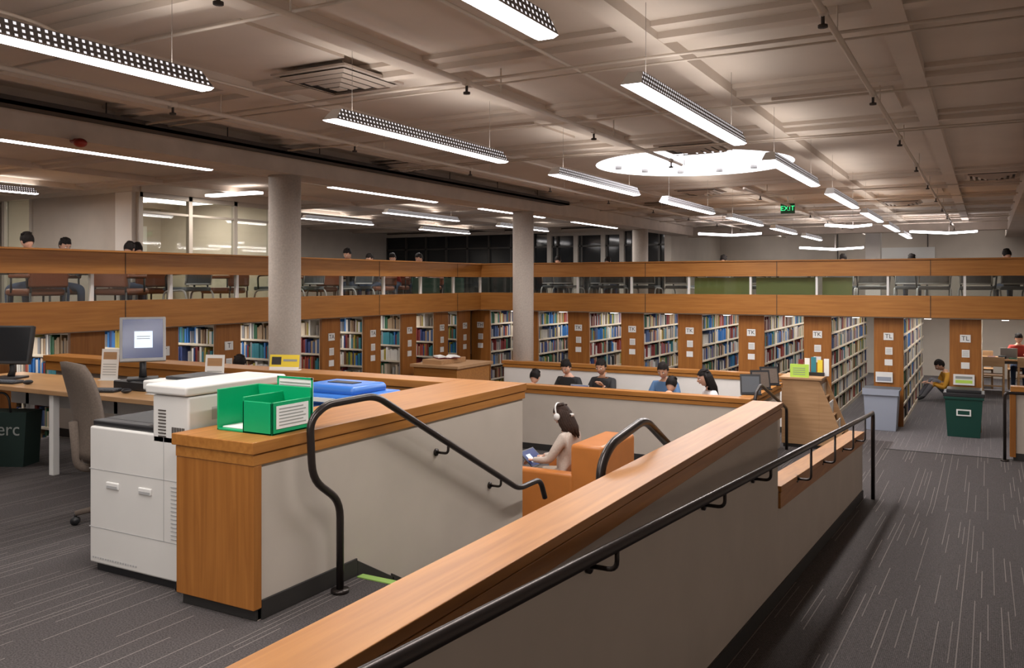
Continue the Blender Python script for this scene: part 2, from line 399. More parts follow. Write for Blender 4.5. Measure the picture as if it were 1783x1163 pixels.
# ------------------------------------------------------------ pendant linear lamps
def lamp(x,y0,L=2.43,z=2.82,e=38,w=.062):
    g=grp('linear_pendant_lamp',(x,y0+L/2,z),0)
    m=MB(); h=L/2
    prof=[(-w,.0),(-w,.01),(-w*.7,.085),(w*.7,.085),(w,.01),(w,.0)]
    nP=len(prof)
    vs=[(p,-h+q*.9,q) for p,q in prof]+[(p,h-q*.9,q) for p,q in prof]
    m.add(vs,[(0,1,nP+1,nP),(4,5,nP+5,nP+4)],'wire'); m.add(vs,[(1,2,nP+2,nP+1),(3,4,nP+4,nP+3)],'perf')
    m.add(vs,[(2,3,nP+3,nP+2)],'wire')
    m.add(vs,[tuple(range(nP)),tuple(reversed(range(nP,2*nP)))],'mwhite')
    m.obj('housing',g)
    m=MB(); q=-.012; u=w*.6
    m.add([(-w,-h,0),(w,-h,0),(w,h,0),(-w,h,0),(-u,-h,q),(u,-h,q),(u,h,q),(-u,h,q)],[(0,3,7,4),(4,7,6,5),(5,6,2,1),(0,4,5,1),(3,2,6,7)],'lens'); m.obj('lens',g)
    m=MB()
    for s_ in (-h*.8,h*.8): m.cyl((0,s_,.08),(0,s_,ZC-z),.0014,'wire',6)
    m.obj('hanger_wires',g)
    area('lamp_light',(0,0,-.035),w*1.8,L,e,parent=g)
    area('lamp_uplight',(0,0,.1),w*1.6,L,e*.12,rot=(math.pi,0,0),parent=g)
for x in (-1.77,-3.98):
    for i in range(-2,7): lamp(x,1.1+3.5*i,e=45)
for y0,y1 in ((-2,.8),(1.6,4.4),(5.2,7.95),(10.3,13.2),(14.8,17.6),(19.2,22)): lamp(-8.9,y0,y1-y0,3.16)
for y0 in (3,14.3,19): lamp(-10.9,y0,2.8,3.12)
for y0 in (6,14.7,19.3): lamp(-13.5,y0,2.5,3.12)
def chevron(x,y,z,s=.8):
    g=grp('chevron_pendant_lamp',(x,y,z),R(25)); m=MB()
    for sg in (-1,1):
        vs=[(0,0,0),(sg*s,.35,0.06),(sg*s,.5,.06),(0,.18,0)]
        t=[(a,b_,c+.05) for a,b_,c in vs]
        m.add(vs+t,[(0,1,2,3),(4,5,6,7),(0,1,5,4),(1,2,6,5),(2,3,7,6)],'lens')
    m.obj('lens',g); m=MB(); m.cyl((0,.1,.05),(0,.1,ZC-z),.004,'wire',6); m.obj('hanger',g)
    area('lamp_light',(0,.2,-.03),1.2,.3,14,parent=g)
chevron(-.8,24,2.88); chevron(-5.7,22,2.86); chevron(-3.4,23.4,2.5); chevron(-2.6,20.5,2.9,.5)

g=grp('exit_sign',(-3.35,17.0,3.1),0)
m=MB(); m.box(-.13,.13,-.025,.025,-.1,.09,'exitdark'); m.cyl((0,0,.09),(0,0,ZC-3.1),.01,'mwhite',8); m.obj('housing',g)
text('EXIT',(0,-.028,-.005),(R(90),0,0),.13,'exit',g)
m=MB(); m.sph((-7.28,5.0,2.97),.06,'red',sz=.7); m.cyl((-7.4,5,3.0),(-7.28,5,2.98),.025,'red'); m.obj('fire_alarm_bell')

# ------------------------------------------------------------ low walls
def capwall(name,x0,x1,y0,y1,z0,top,axis,k='beige',over=.03,th=.12):
    m=MB(); wk='wx' if axis=='X' else 'wy'
    m.box(x0,x1,y0,y1,z0,top-th*.9,k)
    m.box(x0-over,x1+over,y0-over,y1+over,top-.06,top,wk)
    m.box(x0-over*.6,x1+over*.6,y0-over*.6,y1+over*.6,top-th,top-.068,wk)
    m.box(x0-.008,x1+.008,y0-.008,y1+.008,z0,z0+.1 if z0>-.8 or axis=='Y' else ZL+.09,'base')
    return m.obj(name,bevel=.004)
m=MB()
m.box(-3.32,-3.2,3.16,5.97,-.9,.8,'beige')
m.box(-3.77,-3.18,3.11,6.0,.84,.9,'wy'); m.box(-3.75,-3.188,3.12,5.99,.78,.838,'wy')
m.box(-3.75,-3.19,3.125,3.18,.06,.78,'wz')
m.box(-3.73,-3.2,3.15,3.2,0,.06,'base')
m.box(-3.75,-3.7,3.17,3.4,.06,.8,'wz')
m.box(-3.2,-3.188,3.18,3.93,0,.1,'base')
for i in range(3): 
    z=-.1725*(i+1); m.prism([(3.93+.33*i,z),(3.95+.33*(i+1),z),(3.95+.33*(i+1),z+.06),(3.93+.33*i,z+.26)],'X',-3.2,-3.188,'base')
m.box(-3.2,-3.188,4.94,5.97,ZL,ZL+.1,'base')
m.obj('wall_stair_counter',bevel=.004)
m=MB()
m.box(-8.95,-3.32,5.86,5.97,ZL,.8,'beige'); m.box(-8.97,-3.775,5.72,6.0,.84,.9,'wx'); m.box(-8.97,-3.77,5.75,5.99,.74,.835,'wx')
m.box(-8.95,-3.32,5.85,5.86,0.01,.1,'base'); m.obj('wall_platform_back',bevel=.004)
m=MB()
m.box(-1.36,-1.21,-3,5.82,-.9,.83,'beige')
m.box(-1.385,-1.185,-3,5.86,.865,.9,'wy'); m.box(-1.378,-1.19,-3,5.855,.8,.86,'wy')
m.obj('wall_ramp_divider',bevel=.003)
m=MB()
m.prism([(5.82,-.9),(10.2,-.9),(10.2,.02),(5.82,.33)],'X',-1.34,-1.21,'beige')
m.prism([(5.83,.31),(10.22,.0),(10.22,.04),(5.83,.35)],'X',-1.35,-1.19,'wy')
m.prism([(5.83,.2),(10.22,-.09),(10.22,.0),(5.83,.305)],'X',-1.345,-1.195,'wy')
m.obj('wall_ramp_low',bevel=.003)
m=MB(); m.prism([(-3,ramp(-3)),(10.2,ZL),(10.2,ZL+.09),(-3,ramp(-3)+.09)],'X',-1.21,-1.2,'base'); m.obj('baseboard_ramp')
capwall('wall_reading_near',-8.9,-2.62,10.88,11.0,ZP,.23,'X')
capwall('wall_reading_right',-2.74,-2.62,11.04,12.75,ZP,.235,'Y')
capwall('wall_reading_back',-7.9,-2.62,14.0,14.12,ZP,.23,'X','white')
m=MB(); 
m.box(.3,1.4,13.3,13.42,ZL,.22,'beige'); m.box(.27,1.4,13.27,13.45,.22,.3,'wx'); m.box(.26,.33,13.27,13.44,ZL+.05,.22,'wz'); m.box(.3,1.4,13.29,13.3,ZL,ZL+.1,'base')
m.obj('wall_right_low',bevel=.003)

# ------------------------------------------------------------ handrails
m=MB(); rr=.021; x=-3.1
m.tube(fillet([(x,3.67,.0),(x,3.67,.5),(x,3.45,.66),(x,3.43,.97),(x,3.55,1.04),(x,3.98,1.04),(x,5.72,.135),(x,6.08,.135),(x,6.16,-.03)],.09),rr,'rail',12)
m.cyl((x,3.67,0),(x,3.67,.02),.05,'rail')
for y in (4.75,5.45):
    z=1.04-(y-3.98)*.52
    m.tube(fillet([(x,y,z),(x,y,z-.07),(-3.2,y,z-.07)],.03),.009,'rail',8); m.cyl((-3.2,y,z-.07),(-3.19,y,z-.07),.025,'rail')
m.obj('stair_handrail')
m=MB(); x=-1.46
m.tube(fillet([(x,3.6,.0),(x,3.67,.5),(x,3.45,.66),(x,3.43,.9),(x,3.55,.98),(x,3.98,1.03),(x,5.72,.135),(x,6.08,.135),(x,6.16,-.03)],.09),rr,'rail',12)
m.cyl((x,3.6,0),(x,3.6,.02),.05,'rail')
for y in (4.75,5.45):
    z=1.03-(y-3.98)*.52
    m.tube(fillet([(x,y,z),(x,y,z-.07),(-1.36,y,z-.07)],.03),.009,'rail',8)
m.obj('stair_handrail')
rz_=lambda y: .895-.0735*(y-1.5)
m=MB(); x=-1.1
m.tube(fillet([(x,-2.5,rz_(-2.5)),(x,10.0,rz_(10.0)+.0),(x,10.18,rz_(10.0)+.0),(x,10.18,ZL)],.08),rr,'rail',12)
for y in (.6,2.73,4.1,5.1,6.4,7.5,8.6,9.5):
    z=rz_(y)
    if y<5.8:
        m.tube(fillet([(x,y,z),(x,y,z-.085),(-1.2,y,z-.085)],.035),.009,'rail',8); m.cyl((-1.21,y,z-.085),(-1.195,y,z-.085),.027,'rail')
    else:
        m.tube(fillet([(x,y,z),(x,y,z-.25),(-1.2,y,z-.25)],.035),.009,'rail',8); m.cyl((-1.21,y,z-.25),(-1.19,y,z-.25),.027,'rail')
m.obj('ramp_handrail')
m=MB()
for x in (-2.5,):
    m.tube(fillet([(x,10.6,.0),(x,10.75,.33),(x,11.0,.4),(x,12.6,-.1),(x,12.6,ZL)],.08),rr,'rail',10)
m.cyl((-2.5,10.6,0),(-2.5,10.6,ZL),rr,'rail',10)
m.obj('short_handrail')
m=MB(); m.tube(fillet([(.2,13.2,ZL),(.2,13.2,.22),(.45,13.2,.22),(.9,13.2,.22)],.05),rr,'rail',10); m.cyl((.2,13.2,ZL),(.2,13.2,ZL+.02),.05,'rail'); m.tube([(.5,13.2,.22),(.5,13.28,.15)],.009,'rail',8); m.obj('side_handrail')

# ------------------------------------------------------------ balcony fronts
g=grp('balcony_railing'); 
m=MB()
m.box(-9.3,-9.18,-6,15.42,1.12,1.47,'wy'); m.box(-9.3,-9.18,-6,15.42,1.79,2.05,'wy'); m.box(-9.34,-9.14,-6,15.44,2.05,2.07,'wy')
m.obj('wood_bands_left',g)
m=MB()
m.box(-9.3,1.4,15.3,15.42,1.12,1.47,'wx'); m.box(-9.3,1.4,15.3,15.42,1.79,2.05,'wx'); m.box(-9.3,1.4,15.26,15.46,2.05,2.07,'wx')
m.obj('wood_bands_right',g)
m=MB()
for i in range(-10,6):
    y=8.72+1.12*i; m.box(-9.26,-9.21,y-.02,y+.02,1.47,1.79,'mwhite')
for i in range(10):
    x=-.3-1.115*i+1.1; m.box(x-.018,x+.018,15.33,15.38,1.47,1.79,'mwhite')
m.obj('posts',g)
m=MB(); m.box(-9.245,-9.235,-6,15.3,1.47,1.79,'glass'); m.box(-9.2,1.4,15.355,15.365,1.47,1.79,'glass'); m.obj('glass',g)
m=MB(); 
for a,b_ in ((-4.72,-3.68),(-3.6,-2.56),(-2.48,-2.0)): m.box(a,b_,15.5,15.53,1.3,1.77,'olive')
for a,b_ in ((13.3,14.2),(14.4,15.1)): m.box(-9.5,-9.47,a,b_,1.3,1.77,'teal')
m.obj('infill_panels',g)
m=MB()
for i in range(8):
    y=14.4-2.5*i; m.box(-9.178,-9.175,y-.004,y+.004,1.12,1.47,'base'); m.box(-9.178,-9.175,y-.004,y+.004,1.79,2.05,'base')
for i in range(5):
    x=-8+2.4*i; m.box(x-.004,x+.004,15.294,15.3,1.12,1.47,'base'); m.box(x-.004,x+.004,15.294,15.3,1.79,2.05,'base')
m.obj('panel_seams',g)

# ------------------------------------------------------------ bookcases
LR=5.2; HR=1.79
def range_meshes(v):
    rnd=random.Random(v*13+5); fr=MB(); bk=MB()
    fr.box(-.015,.015,.05,LR,0,HR,'shelf')
    levels=[.06+.29*i for i in range(6)]
    for z in levels:
        fr.box(-.22,.22,.06,LR,z-.03,z,'shelf')
    fr.box(-.22,.22,.06,LR,0,.03,'shelf'); fr.box(-.22,.22,.05,LR,HR-.03,HR,'shelf')
    y=.05
    while y<=LR+.01: 
        fr.box(-.22,-.2,y-.012,y+.012,0,HR,'shelf'); fr.box(.2,.22,y-.012,y+.012,0,HR,'shelf'); y+=.9
    for sg in (-1,1):
        for z in levels:
            y=.08; k=rnd.choice(BK); 
            while y<LR-.06:
                if rnd.random()<.22: k=rnd.choice(BK)
                kk=k if rnd.random()<.6 else rnd.choice(BK)
                w=rnd.uniform(.02,.05); h=rnd.uniform(.17,.245); d=rnd.uniform(.13,.18)
                if rnd.random()<.045:
                    a=y+rnd.uniform(.04,.12)
                    fr.box(*sorted((sg*.04,sg*.2)),a,a+.004,z,z+.17,'mwhite'); fr.box(*sorted((sg*.03,sg*.04)),a-.1,a+.1,z,z+.18,'shelf'); y=a+rnd.uniform(.04,.16); continue
                if rnd.random()<.012:
                    w=.14; kk='bk7'; h=.2
                bk.box(*sorted((sg*(.205-d),sg*(.205-rnd.uniform(0,.02)))),y,min(y+w,LR),z,z+h,kk); y+=w+.001
    return fr.mesh('shelf_frame'),bk.mesh('books')
RM=[range_meshes(v) for v in range(3)]
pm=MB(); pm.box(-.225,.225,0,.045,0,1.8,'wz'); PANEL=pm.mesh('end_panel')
sm=MB(); sm.box(-.075,.075,-.012,0,1.42,1.54,'paper'); sm.box(-.05,.06,-.008,0,1.18,1.3,'paper'); sm.box(-.06,.06,-.008,0,1.0,1.1,'paper')
for i in range(4): sm.box(-.04,.045,-.009,-.0085,1.2+.022*i,1.206+.022*i,'grytxt')
SIGN=sm.mesh('call_number_signs')
def bookcase(x,y,rz,v,label,z=ZL):
    g=grp('library_bookcase',(x,y,z),rz)
    mkobj('shelf_frame',RM[v%3][0],g); mkobj('books',RM[v%3][1],g); mkobj('end_panel',PANEL,g); 
    if label:
        mkobj('call_number_signs',SIGN,g); text(label,(0,-.014,1.48),(R(90),0,0),.1,'text',g)
for i in range(9):
    bookcase(-.31-1.125*i,15.5,0,i,['TL','TL','TK','TK','TK','TK','TK','TH','TH'][i])
for i in range(-3,7):
    y=8.75+1.09*i
    if i==6: y=15.05
    bookcase(-9.42,y,R(90),i+3,['','','T','T','TA','TA','TA','TA','TD','TH'][i+3])
for i in range(9):  # added glowing strips and area lights to brighten the right aisles
    x=-.31-1.125*i+.56; m=MB(); m.box(x-.05,x+.05,15.9,19.9,1.07,1.1,'lens2'); m.obj('aisle_fill_strip'); area('aisle_fill_light',(x,17.9,1.06),.1,4,17)
for i in range(-3,7):  # same added fill strips for the left aisles
    y=8.75+1.09*i-.55; m=MB(); m.box(-13.8,-9.8,y-.05,y+.05,1.07,1.1,'lens2'); m.obj('aisle_fill_strip'); area('aisle_fill_light',(-11.8,y,1.06),4,.1,17)
for y in (22,):  # more added fill strips, brightening the space behind the shelves
    for x in (-8,-4,0): m=MB(); m.box(x-.8,x+.8,y-.06,y+.06,1.07,1.1,'lens2'); m.obj('aisle_fill_strip'); area('aisle_fill_light',(x,y,1.06),1.6,.12,35)

# ------------------------------------------------------------ upper level glass room & windows
g=grp('glass_meeting_room')
m=MB()
m.box(-16.2,-16.1,9.6,13.1,ZB,ZC,'cream'); m.box(-15.3,-12.9,9.55,9.65,ZB,3.2,'beige'); m.box(-12.9,-12.48,9.5,9.65,ZB,3.2,'white')
m.box(-16.2,-12.4,9.45,9.7,3.2,ZC,'cream'); m.box(-16.2,-12.4,13.0,13.1,ZB,ZC,'cream'); m.box(-12.5,-12.36,9.6,13.1,3.2,ZC,'cream')
m.obj('partition_walls',g)
m=MB()
for y in (9.62,10.65,11.7,12.6,13.05): m.box(-12.48,-12.4,y-.04,y+.04,ZB,3.2,'frame')
m.box(-12.48,-12.4,9.6,13.1,3.12,3.2,'frame'); m.box(-12.47,-12.41,9.6,13.1,2.85,2.89,'frame')
for x in (-16.15,-15.3): m.box(x-.04,x+.04,9.52,9.6,ZB,3.2,'frame')
m.obj('frames',g)
m=MB(); m.box(-12.445,-12.44,9.6,13.05,ZB,3.2,'glass'); m.box(-16.1,-15.3,9.56,9.565,ZB,3.2,'glass'); m.obj('panes',g)
m=MB(); m.box(-16.08,-16.05,10.2,12.6,1.9,2.9,'paper'); m.box(-15.9,-15.5,10,12.8,ZB,1.75,'shelf'); m.obj('whiteboard',g)
m=MB(); m.box(-14.6,-13.6,10.2,12.5,3.28,3.32,'lens2'); m.obj('ceiling_panel_lamp',g)
area('room_light',(-14.1,11.3,3.25),1,2.2,50,(1,.88,.72),parent=g)
m=MB()
m.box(-18.2,-8.2,24.05,24.1,ZB,3.2,'dkglass'); m.box(-18.2,-8.2,24,24.2,3.2,ZC,'cream')
x=-18.2
while x<-8.2:
    m.box(x-.03,x+.03,23.98,24.05,ZB,3.2,'dframe'); x+=.82
m.box(-18.2,-8.2,23.98,24.05,2.75,2.8,'dframe'); m.box(-18.2,-8.2,23.97,24.05,ZB,1.3,'dframe')
for x in (-11.9,-11.0,-10.1,-9.5): m.box(x-.07,x+.07,23.93,24.06,ZB,3.2,'frame')
m.box(-11.9,-9.5,23.94,24.05,3.1,3.2,'frame')
m.obj('window_1')
m=MB(); m.box(-18.19,-18.17,14.5,18.5,1.6,2.9,'paper'); m.obj('whiteboard_panel')
for x in (-6,-3,0): area('back_wash_light',(x,28.2,3.2),2,.3,7,rot=(R(-20),0,0))
m=MB()
for x in (-6,-3,0): m.box(x-1,x+1,28.1,28.3,3.22,3.28,'lens2')
m.obj('wall_wash_lamps')
m=MB()
for x in (-4.2,-1.6): m.box(x-.012,x+.012,29.17,29.2,ZB,3.3,'dframe')
m.box(-3.3,-1.4,29.15,29.2,1.9,2.75,'paper'); m.box(-3.1,-2.7,26.8,27.2,ZB,ZC,'white'); m.obj('trim_back_wall')
for x,y in ((-15.5,3),(-15.5,7),(-11.5,10.8),(-16.5,17)):  # added panels and area lights that brighten the upper left zone
    m=MB(); m.box(x-.6,x+.6,y-.1,y+.1,3.2,3.24,'lens2'); m.obj('added_fill_panel'); area('added_fill_light',(x,y,3.19),1.2,.2,30,(1,.88,.76))

# ------------------------------------------------------------ figures
def hand_mb(sgn=1,curl=.5):
    m=MB(); K='skin'
    m.tube([(0,-.02,0),(0,.02,0),(0,.055,.002),(0,.085,0)],[.022,.032,.038,.034],K,10,.42,up=(0,0,1))
    fl=[(-.027,.070,.0095),(-.009,.078,.010),(.010,.072,.0095),(.028,.058,.0085)]
    for fx,L,r in fl:
        a=0; p=Vector((fx*sgn,.075,0)); pts=[Vector((fx*sgn*.8,.05,0)),p.copy()]
        for seg in (.45,.3,.25):
            a+=curl*.75; p=p+Vector((fx*.05*sgn,math.cos(a),-math.sin(a)))*L*seg; pts.append(p.copy())
        m.tube(pts,[r,r,r*.95,r*.88,r*.6],K,7)
    m.tube([(-.02*sgn,.01,-.004),(-.045*sgn,.035,-.012),(-.058*sgn,.06,-.02),(-.056*sgn,.082,-.028)],[.014,.013,.011,.007],K,7)
    return m
def person(name,loc,rz,seat=.45,s=.95,lean=0,top='greyshirt',pants='jeans',hair='hair',style='short',pitch=15,yaw=0,hl=(-.16,.36,.80),hr=(.16,.36,.80),legs='sit',skin='skin',phones=False,sleeve=True):
    g=grp(name,loc,rz)
    J={}
    V_=Vector
    J['pel']=V_((0,0,seat+.10*s)); J['sp']=V_((0,lean*.35,seat+.27*s)); J['ch']=V_((0,lean*.78,seat+.42*s))
    J['nb']=V_((0,lean,seat+.555*s)); J['nt']=V_((0,lean+.015,seat+.64*s))
    for sd,sg in (('L',-1),('R',1)):
        J['sh'+sd]=V_((sg*.165*s,lean*.95,seat+.51*s)); J['hp'+sd]=V_((sg*.085*s,.03,seat+.085*s))
        if legs=='sit':
            J['kn'+sd]=V_((sg*.11,.44*s,seat+.06*s)); J['an'+sd]=V_((sg*.11,.43*s,.09)); J['to'+sd]=V_((sg*.12,.43*s+.15,.035))
        else:
            J['kn'+sd]=V_((sg*.12,.36*s,.46*s)); J['an'+sd]=V_((sg*.1,.62*s,.08)); J['to'+sd]=V_((sg*.1,.62*s+.15,.035))
        T=V_(hl if sd=='L' else hr); S=J['sh'+sd]; d=T-S; L1,L2=.285*s,.255*s
        D=min(d.length,L1+L2-.005); dn=d.normalized(); T=S+dn*D; a=(L1*L1-L2*L2+D*D)/(2*D); h=math.sqrt(max(0,L1*L1-a*a))
        pole=V_((sg*.5,-.35,-1)); pole=(pole-dn*pole.dot(dn)).normalized()
        J['el'+sd]=S+dn*a+pole*h; J['wr'+sd]=T
    names=['pel','sp','ch','nb','nt']; rad={'pel':(.135,.115),'sp':(.125,.1),'ch':(.15,.115),'nb':(.075,.07),'nt':(.052,.052)}
    edges=[('pel','sp'),('sp','ch'),('ch','nb'),('nb','nt')]
    for sd in 'LR':
        names+=[x+sd for x in ('sh','el','wr','hp','kn','an','to')]
        rad.update({'sh'+sd:(.068,.068),'el'+sd:(.047,.047),'wr'+sd:(.03,.03),'hp'+sd:(.095,.09),'kn'+sd:(.065,.065),'an'+sd:(.045,.045),'to'+sd:(.04,.035)})
        edges+=[('ch','sh'+sd),('sh'+sd,'el'+sd),('el'+sd,'wr'+sd),('pel','hp'+sd),('hp'+sd,'kn'+sd),('kn'+sd,'an'+sd),('an'+sd,'to'+sd)]
    me=bpy.data.meshes.new('tmp'); me.from_pydata([J[n_] for n_ in names],[(names.index(a),names.index(b_)) for a,b_ in edges],[])
    ob=bpy.data.objects.new('tmp',me); col.objects.link(ob); ob.modifiers.new('s','SKIN')
    for i,n_ in enumerate(names):
        sv=me.skin_vertices[0].data[i]; sv.radius=[q*s for q in rad[n_]]; sv.use_root=(i==0)
    sd_=ob.modifiers.new('d','SUBSURF'); sd_.levels=2
    dg=bpy.context.evaluated_depsgraph_get(); bm_=bpy.data.meshes.new_from_object(ob.evaluated_get(dg))
    bpy.data.objects.remove(ob)
    bm_.name='body'; bm_.materials.clear()
    for k in (top,pants,skin,'shoe'): bm_.materials.append(M_[k])
    segs=[(J['pel']+V_((0,0,-.02)),J['sp'],0),(J['sp'],J['ch'],0),(J['ch'],J['nb'],0),(J['nb']+V_((0,0,.02)),J['nt'],2)]
    for q in 'LR':
        segs+=[(J['ch'],J['sh'+q],0),(J['sh'+q],J['el'+q],0),(J['el'+q],J['el'+q].lerp(J['wr'+q],.9),0 if sleeve else 2),(J['el'+q].lerp(J['wr'+q],.9),J['wr'+q],2),
               (J['hp'+q]+V_((0,.08,-.03)),J['kn'+q],1),(J['kn'+q],J['an'+q]+V_((0,0,.04)),1),(J['an'+q],J['to'+q],3)]
    for p in bm_.polygons:
        c=p.center; best=9;bi=0
        for a,b_,k in segs:
            ab=b_-a; t=max(0,min(1,(c-a).dot(ab)/max(ab.length_squared,1e-9))); dd=(c-(a+ab*t)).length
            if dd<best: best=dd;bi=k
        p.material_index=bi; p.use_smooth=True
    mkobj('body',bm_,g)
    for sd,sg in (('L',-1),('R',1)):
        yv=(J['wr'+sd]-J['el'+sd]).normalized(); yv=(yv+V_((0,.25,-.15))).normalized()
        zv=V_((0,0,1)); zv=(zv-yv*zv.dot(yv)).normalized(); xv=yv.cross(zv)
        Mx=Matrix((xv,yv,zv)).transposed().to_4x4(); Mx.translation=J['wr'+sd]
        h_=hand_mb(sg); h_.v=[tuple(Mx@(Vector(p)*s)) for p in h_.v]; h_.ms=[skin]
        h_.obj('hand_'+('left' if sd=='L' else 'right'),g)
    HM=Matrix.Translation(J['nt']+V_((0,.02,.0)))@Euler((R(-pitch),0,R(yaw))).to_matrix().to_4x4()@Matrix.Translation(V_((0,.015*s,.105*s)))@Matrix.Scale(s,4)
    def shape(nu,nv,infl=1,hairz=0):
        vs=[]
        for i in range(nv+1):
            th=math.pi*i/nv
            for j in range(nu):
                a=2*math.pi*j/nu
                x=math.sin(th)*math.cos(a); y=math.sin(th)*math.sin(a); z=math.cos(th)
                X,Y,Z=x*.076*infl,y*.094*infl,z*.117*infl
                if Z<0:
                    t=min(1,-Z/.117); X*=1-.34*t*t
                    if Y<0: Y*=1-.35*t
                    else: Y*=1-.08*t
                if infl==1 and Y>0:
                    Y+=.024*math.exp(-(X/.013)**2-((Z+.018)/.02)**2)+.01*math.exp(-(X/.01)**2-((Z-.005)/.02)**2)
                    for e in (-1,1): Y-=.009*math.exp(-((X-e*.031)/.016)**2-((Z-.008)/.013)**2)
                    Y+=.006*math.exp(-(X/.022)**2-((Z+.052)/.009)**2)-.004*math.exp(-(X/.03)**2-((Z+.066)/.006)**2)
                    Y+=.008*math.exp(-(X/.02)**2-((Z+.09)/.016)**2)
                vs.append((X,Y,Z))
        return vs
    hm=MB(); nu,nv=36,26; vs=shape(nu,nv); fs=[]
    for i in range(nv):
        for j in range(nu): q=(j+1)%nu; fs.append((i*nu+j,(i+1)*nu+j,(i+1)*nu+q,i*nu+q))
    hm.add(vs,fs,skin,HM,True)
    for e in (-1,1):
        hm.sph((e*.031,.078,.006),.0125,'eye',sz=.6,nu=10,nv=6,M=HM); hm.sph((e*.031,.0885,.006),.0048,'hair',nu=8,nv=5,M=HM)
        hm.sph((e*.077,-.004,-.005),.02,skin,sx=.35,sy=.75,sz=1.45,nu=10,nv=6,M=HM)
        hm.tube([(e*.017,.093,.026),(e*.031,.092,.031),(e*.046,.08,.026)],.003,hair,5,M=HM)
    hm.tube([(-.021,.088,-.05),(0,.097,-.05),(.021,.088,-.05)],[.003,.0055,.003],'lip',6,M=HM)
    hm.obj('head',g)
    hh=MB(); vs=shape(nu,nv,1.11); 
    vs=[(x,y-.007,z+.006) for x,y,z in vs]; fs=[]
    for i in range(nv):
        for j in range(nu):
            q=(j+1)%nu; f=(i*nu+j,(i+1)*nu+j,(i+1)*nu+q,i*nu+q)
            cx=sum(vs[k][0] for k in f)/4; cy=sum(vs[k][1] for k in f)/4; cz=sum(vs[k][2] for k in f)/4
            if cy>.03 and cz<.068-.25*abs(cx): continue
            if cy>-.005 and cz<.01 and style!='long': continue
            if cz<-.055 and style!='long': continue
            if cy>.02 and cz<.03: continue
            fs.append(f)
    hh.add(vs,fs,hair,HM,True)
    rnd=random.Random(len(name)+int(abs(loc[0])*100))
    for k in range(18):
        a=R(rnd.uniform(0,360)); rr_=rnd.uniform(.2,.8)
        if math.sin(a)>0: rr_*=.62
        c=(.08*rr_*math.cos(a),.085*rr_*math.sin(a)-.014,.118*math.sqrt(max(.05,1-rr_*rr_))+.002)
        hh.sph(c,.026,hair,sx=1.1,sy=1.2,sz=.5,nu=8,nv=5,M=HM)
    if style=='long':
        for k in range(15):
            a=R(180+ (k/14)*180); cx,cy=.082*math.cos(a),.088*math.sin(a)*.95-.008
            L=rnd.uniform(.22,.3); hh.tube([(cx*.7,cy*.7,.07),(cx,cy,.0),(cx*1.08,cy*1.05-.004,-.1),(cx*1.0,cy*1.0-.02,-.17),(cx*.75,cy*.9-.03,-L)],[.022,.026,.028,.024,.007],hair,8,M=HM)
    hh.obj('hair',g)
    if phones:
        ph=MB(); pts=[(.098*math.cos(R(t)),-.0,.128*math.sin(R(t))+.012) for t in range(0,181,15)]
        ph.tube(pts,.009,'mwhite',8,M=HM)
        for e in (-1,1): ph.cyl((e*.085,0,-.005),(e*.115,0,-.005),.038,'mwhite',18,M=HM)
        ph.obj('headphones',g)
        cl=MB()
        for q in range(5): cl.tube([(-.02+.01*q,-.115,-.02),(-.022+.011*q,-.135,-.035),(-.02+.01*q,-.12,-.055)],.004,'mwhite',6,M=HM)
        cl.obj('hair_claw_clip',g)
    return g

def wood_chair(x,y,z,rz,k='pine'):
    g=grp('library_chair',(x,y,z),rz); m=MB()
    for a in (-.19,.19): m.box(a-.02,a+.02,.16,.2,0,.43,k); m.box(a-.02,a+.02,-.22,-.18,0,.82,k)
    m.box(-.21,.21,-.2,.21,.41,.445,k); m.box(-.21,.21,-.225,-.19,.62,.82,k); m.box(-.19,.19,-.21,-.19,.2,.23,k)
    m.obj('frame',g,bevel=.005)
cache={}
def upper_chair(x,y,z,rz,style):
    g=grp('study_chair' if style=='rust' else 'mesh_study_chair',(x,y,z),rz)
    if style not in cache:
        m=MB()
        if style=='rust':
            m.rbox(-.25,.25,-.22,.26,.36,.45,'rust',.035); m.rbox(-.25,.25,-.28,-.21,.46,.82,'rust',.03)
            for a in (-.27,.24): m.rbox(a,a+.04,-.26,.16,.58,.63,'rust',.018); m.cyl((a+.02,.12,.4),(a+.02,.12,.6),.013,'black',8)
            for a in (-.23,.23):
                for b_ in (-.24,.22): m.cyl((a,b_,0),(a,b_,.4),.014,'black',8)
                m.cyl((a,-.25,.4),(a,-.25,.5),.013,'black',8)
        else:
            m.rbox(-.24,.24,-.2,.24,.4,.46,'mesh',.02)
            vs=[];fs=[]
            for i in range(7):
                for j in range(7):
                    u=i/6-.5; v=j/6
                    vs.append((u*.46,-.25+.5*u*u*.5-.06*v,.5+.4*v))
            for i in range(6):
                for j in range(6): fs.append((i*7+j,i*7+j+1,(i+1)*7+j+1,(i+1)*7+j))
            m.add(vs,fs,'mesh'); m.tube([vs[i*7] for i in range(7)]+[vs[42+j] for j in range(7)]+[vs[i*7+6] for i in range(6,-1,-1)]+[vs[j] for j in range(6,-1,-1)],.014,'printerg',6)
            for sg in (-1,1):
                m.tube(fillet([(sg*.25,.26,0),(sg*.25,.2,.4),(sg*.25,-.2,.42),(sg*.25,-.3,0)],.08),.014,'printerg',8)
                m.tube(fillet([(sg*.25,.15,.42),(sg*.27,.15,.63),(sg*.27,-.24,.65)],.06),.014,'black',8)
        cache[style]=m.mesh(style+'_chair')
    mkobj('seat_and_frame',cache[style],g)

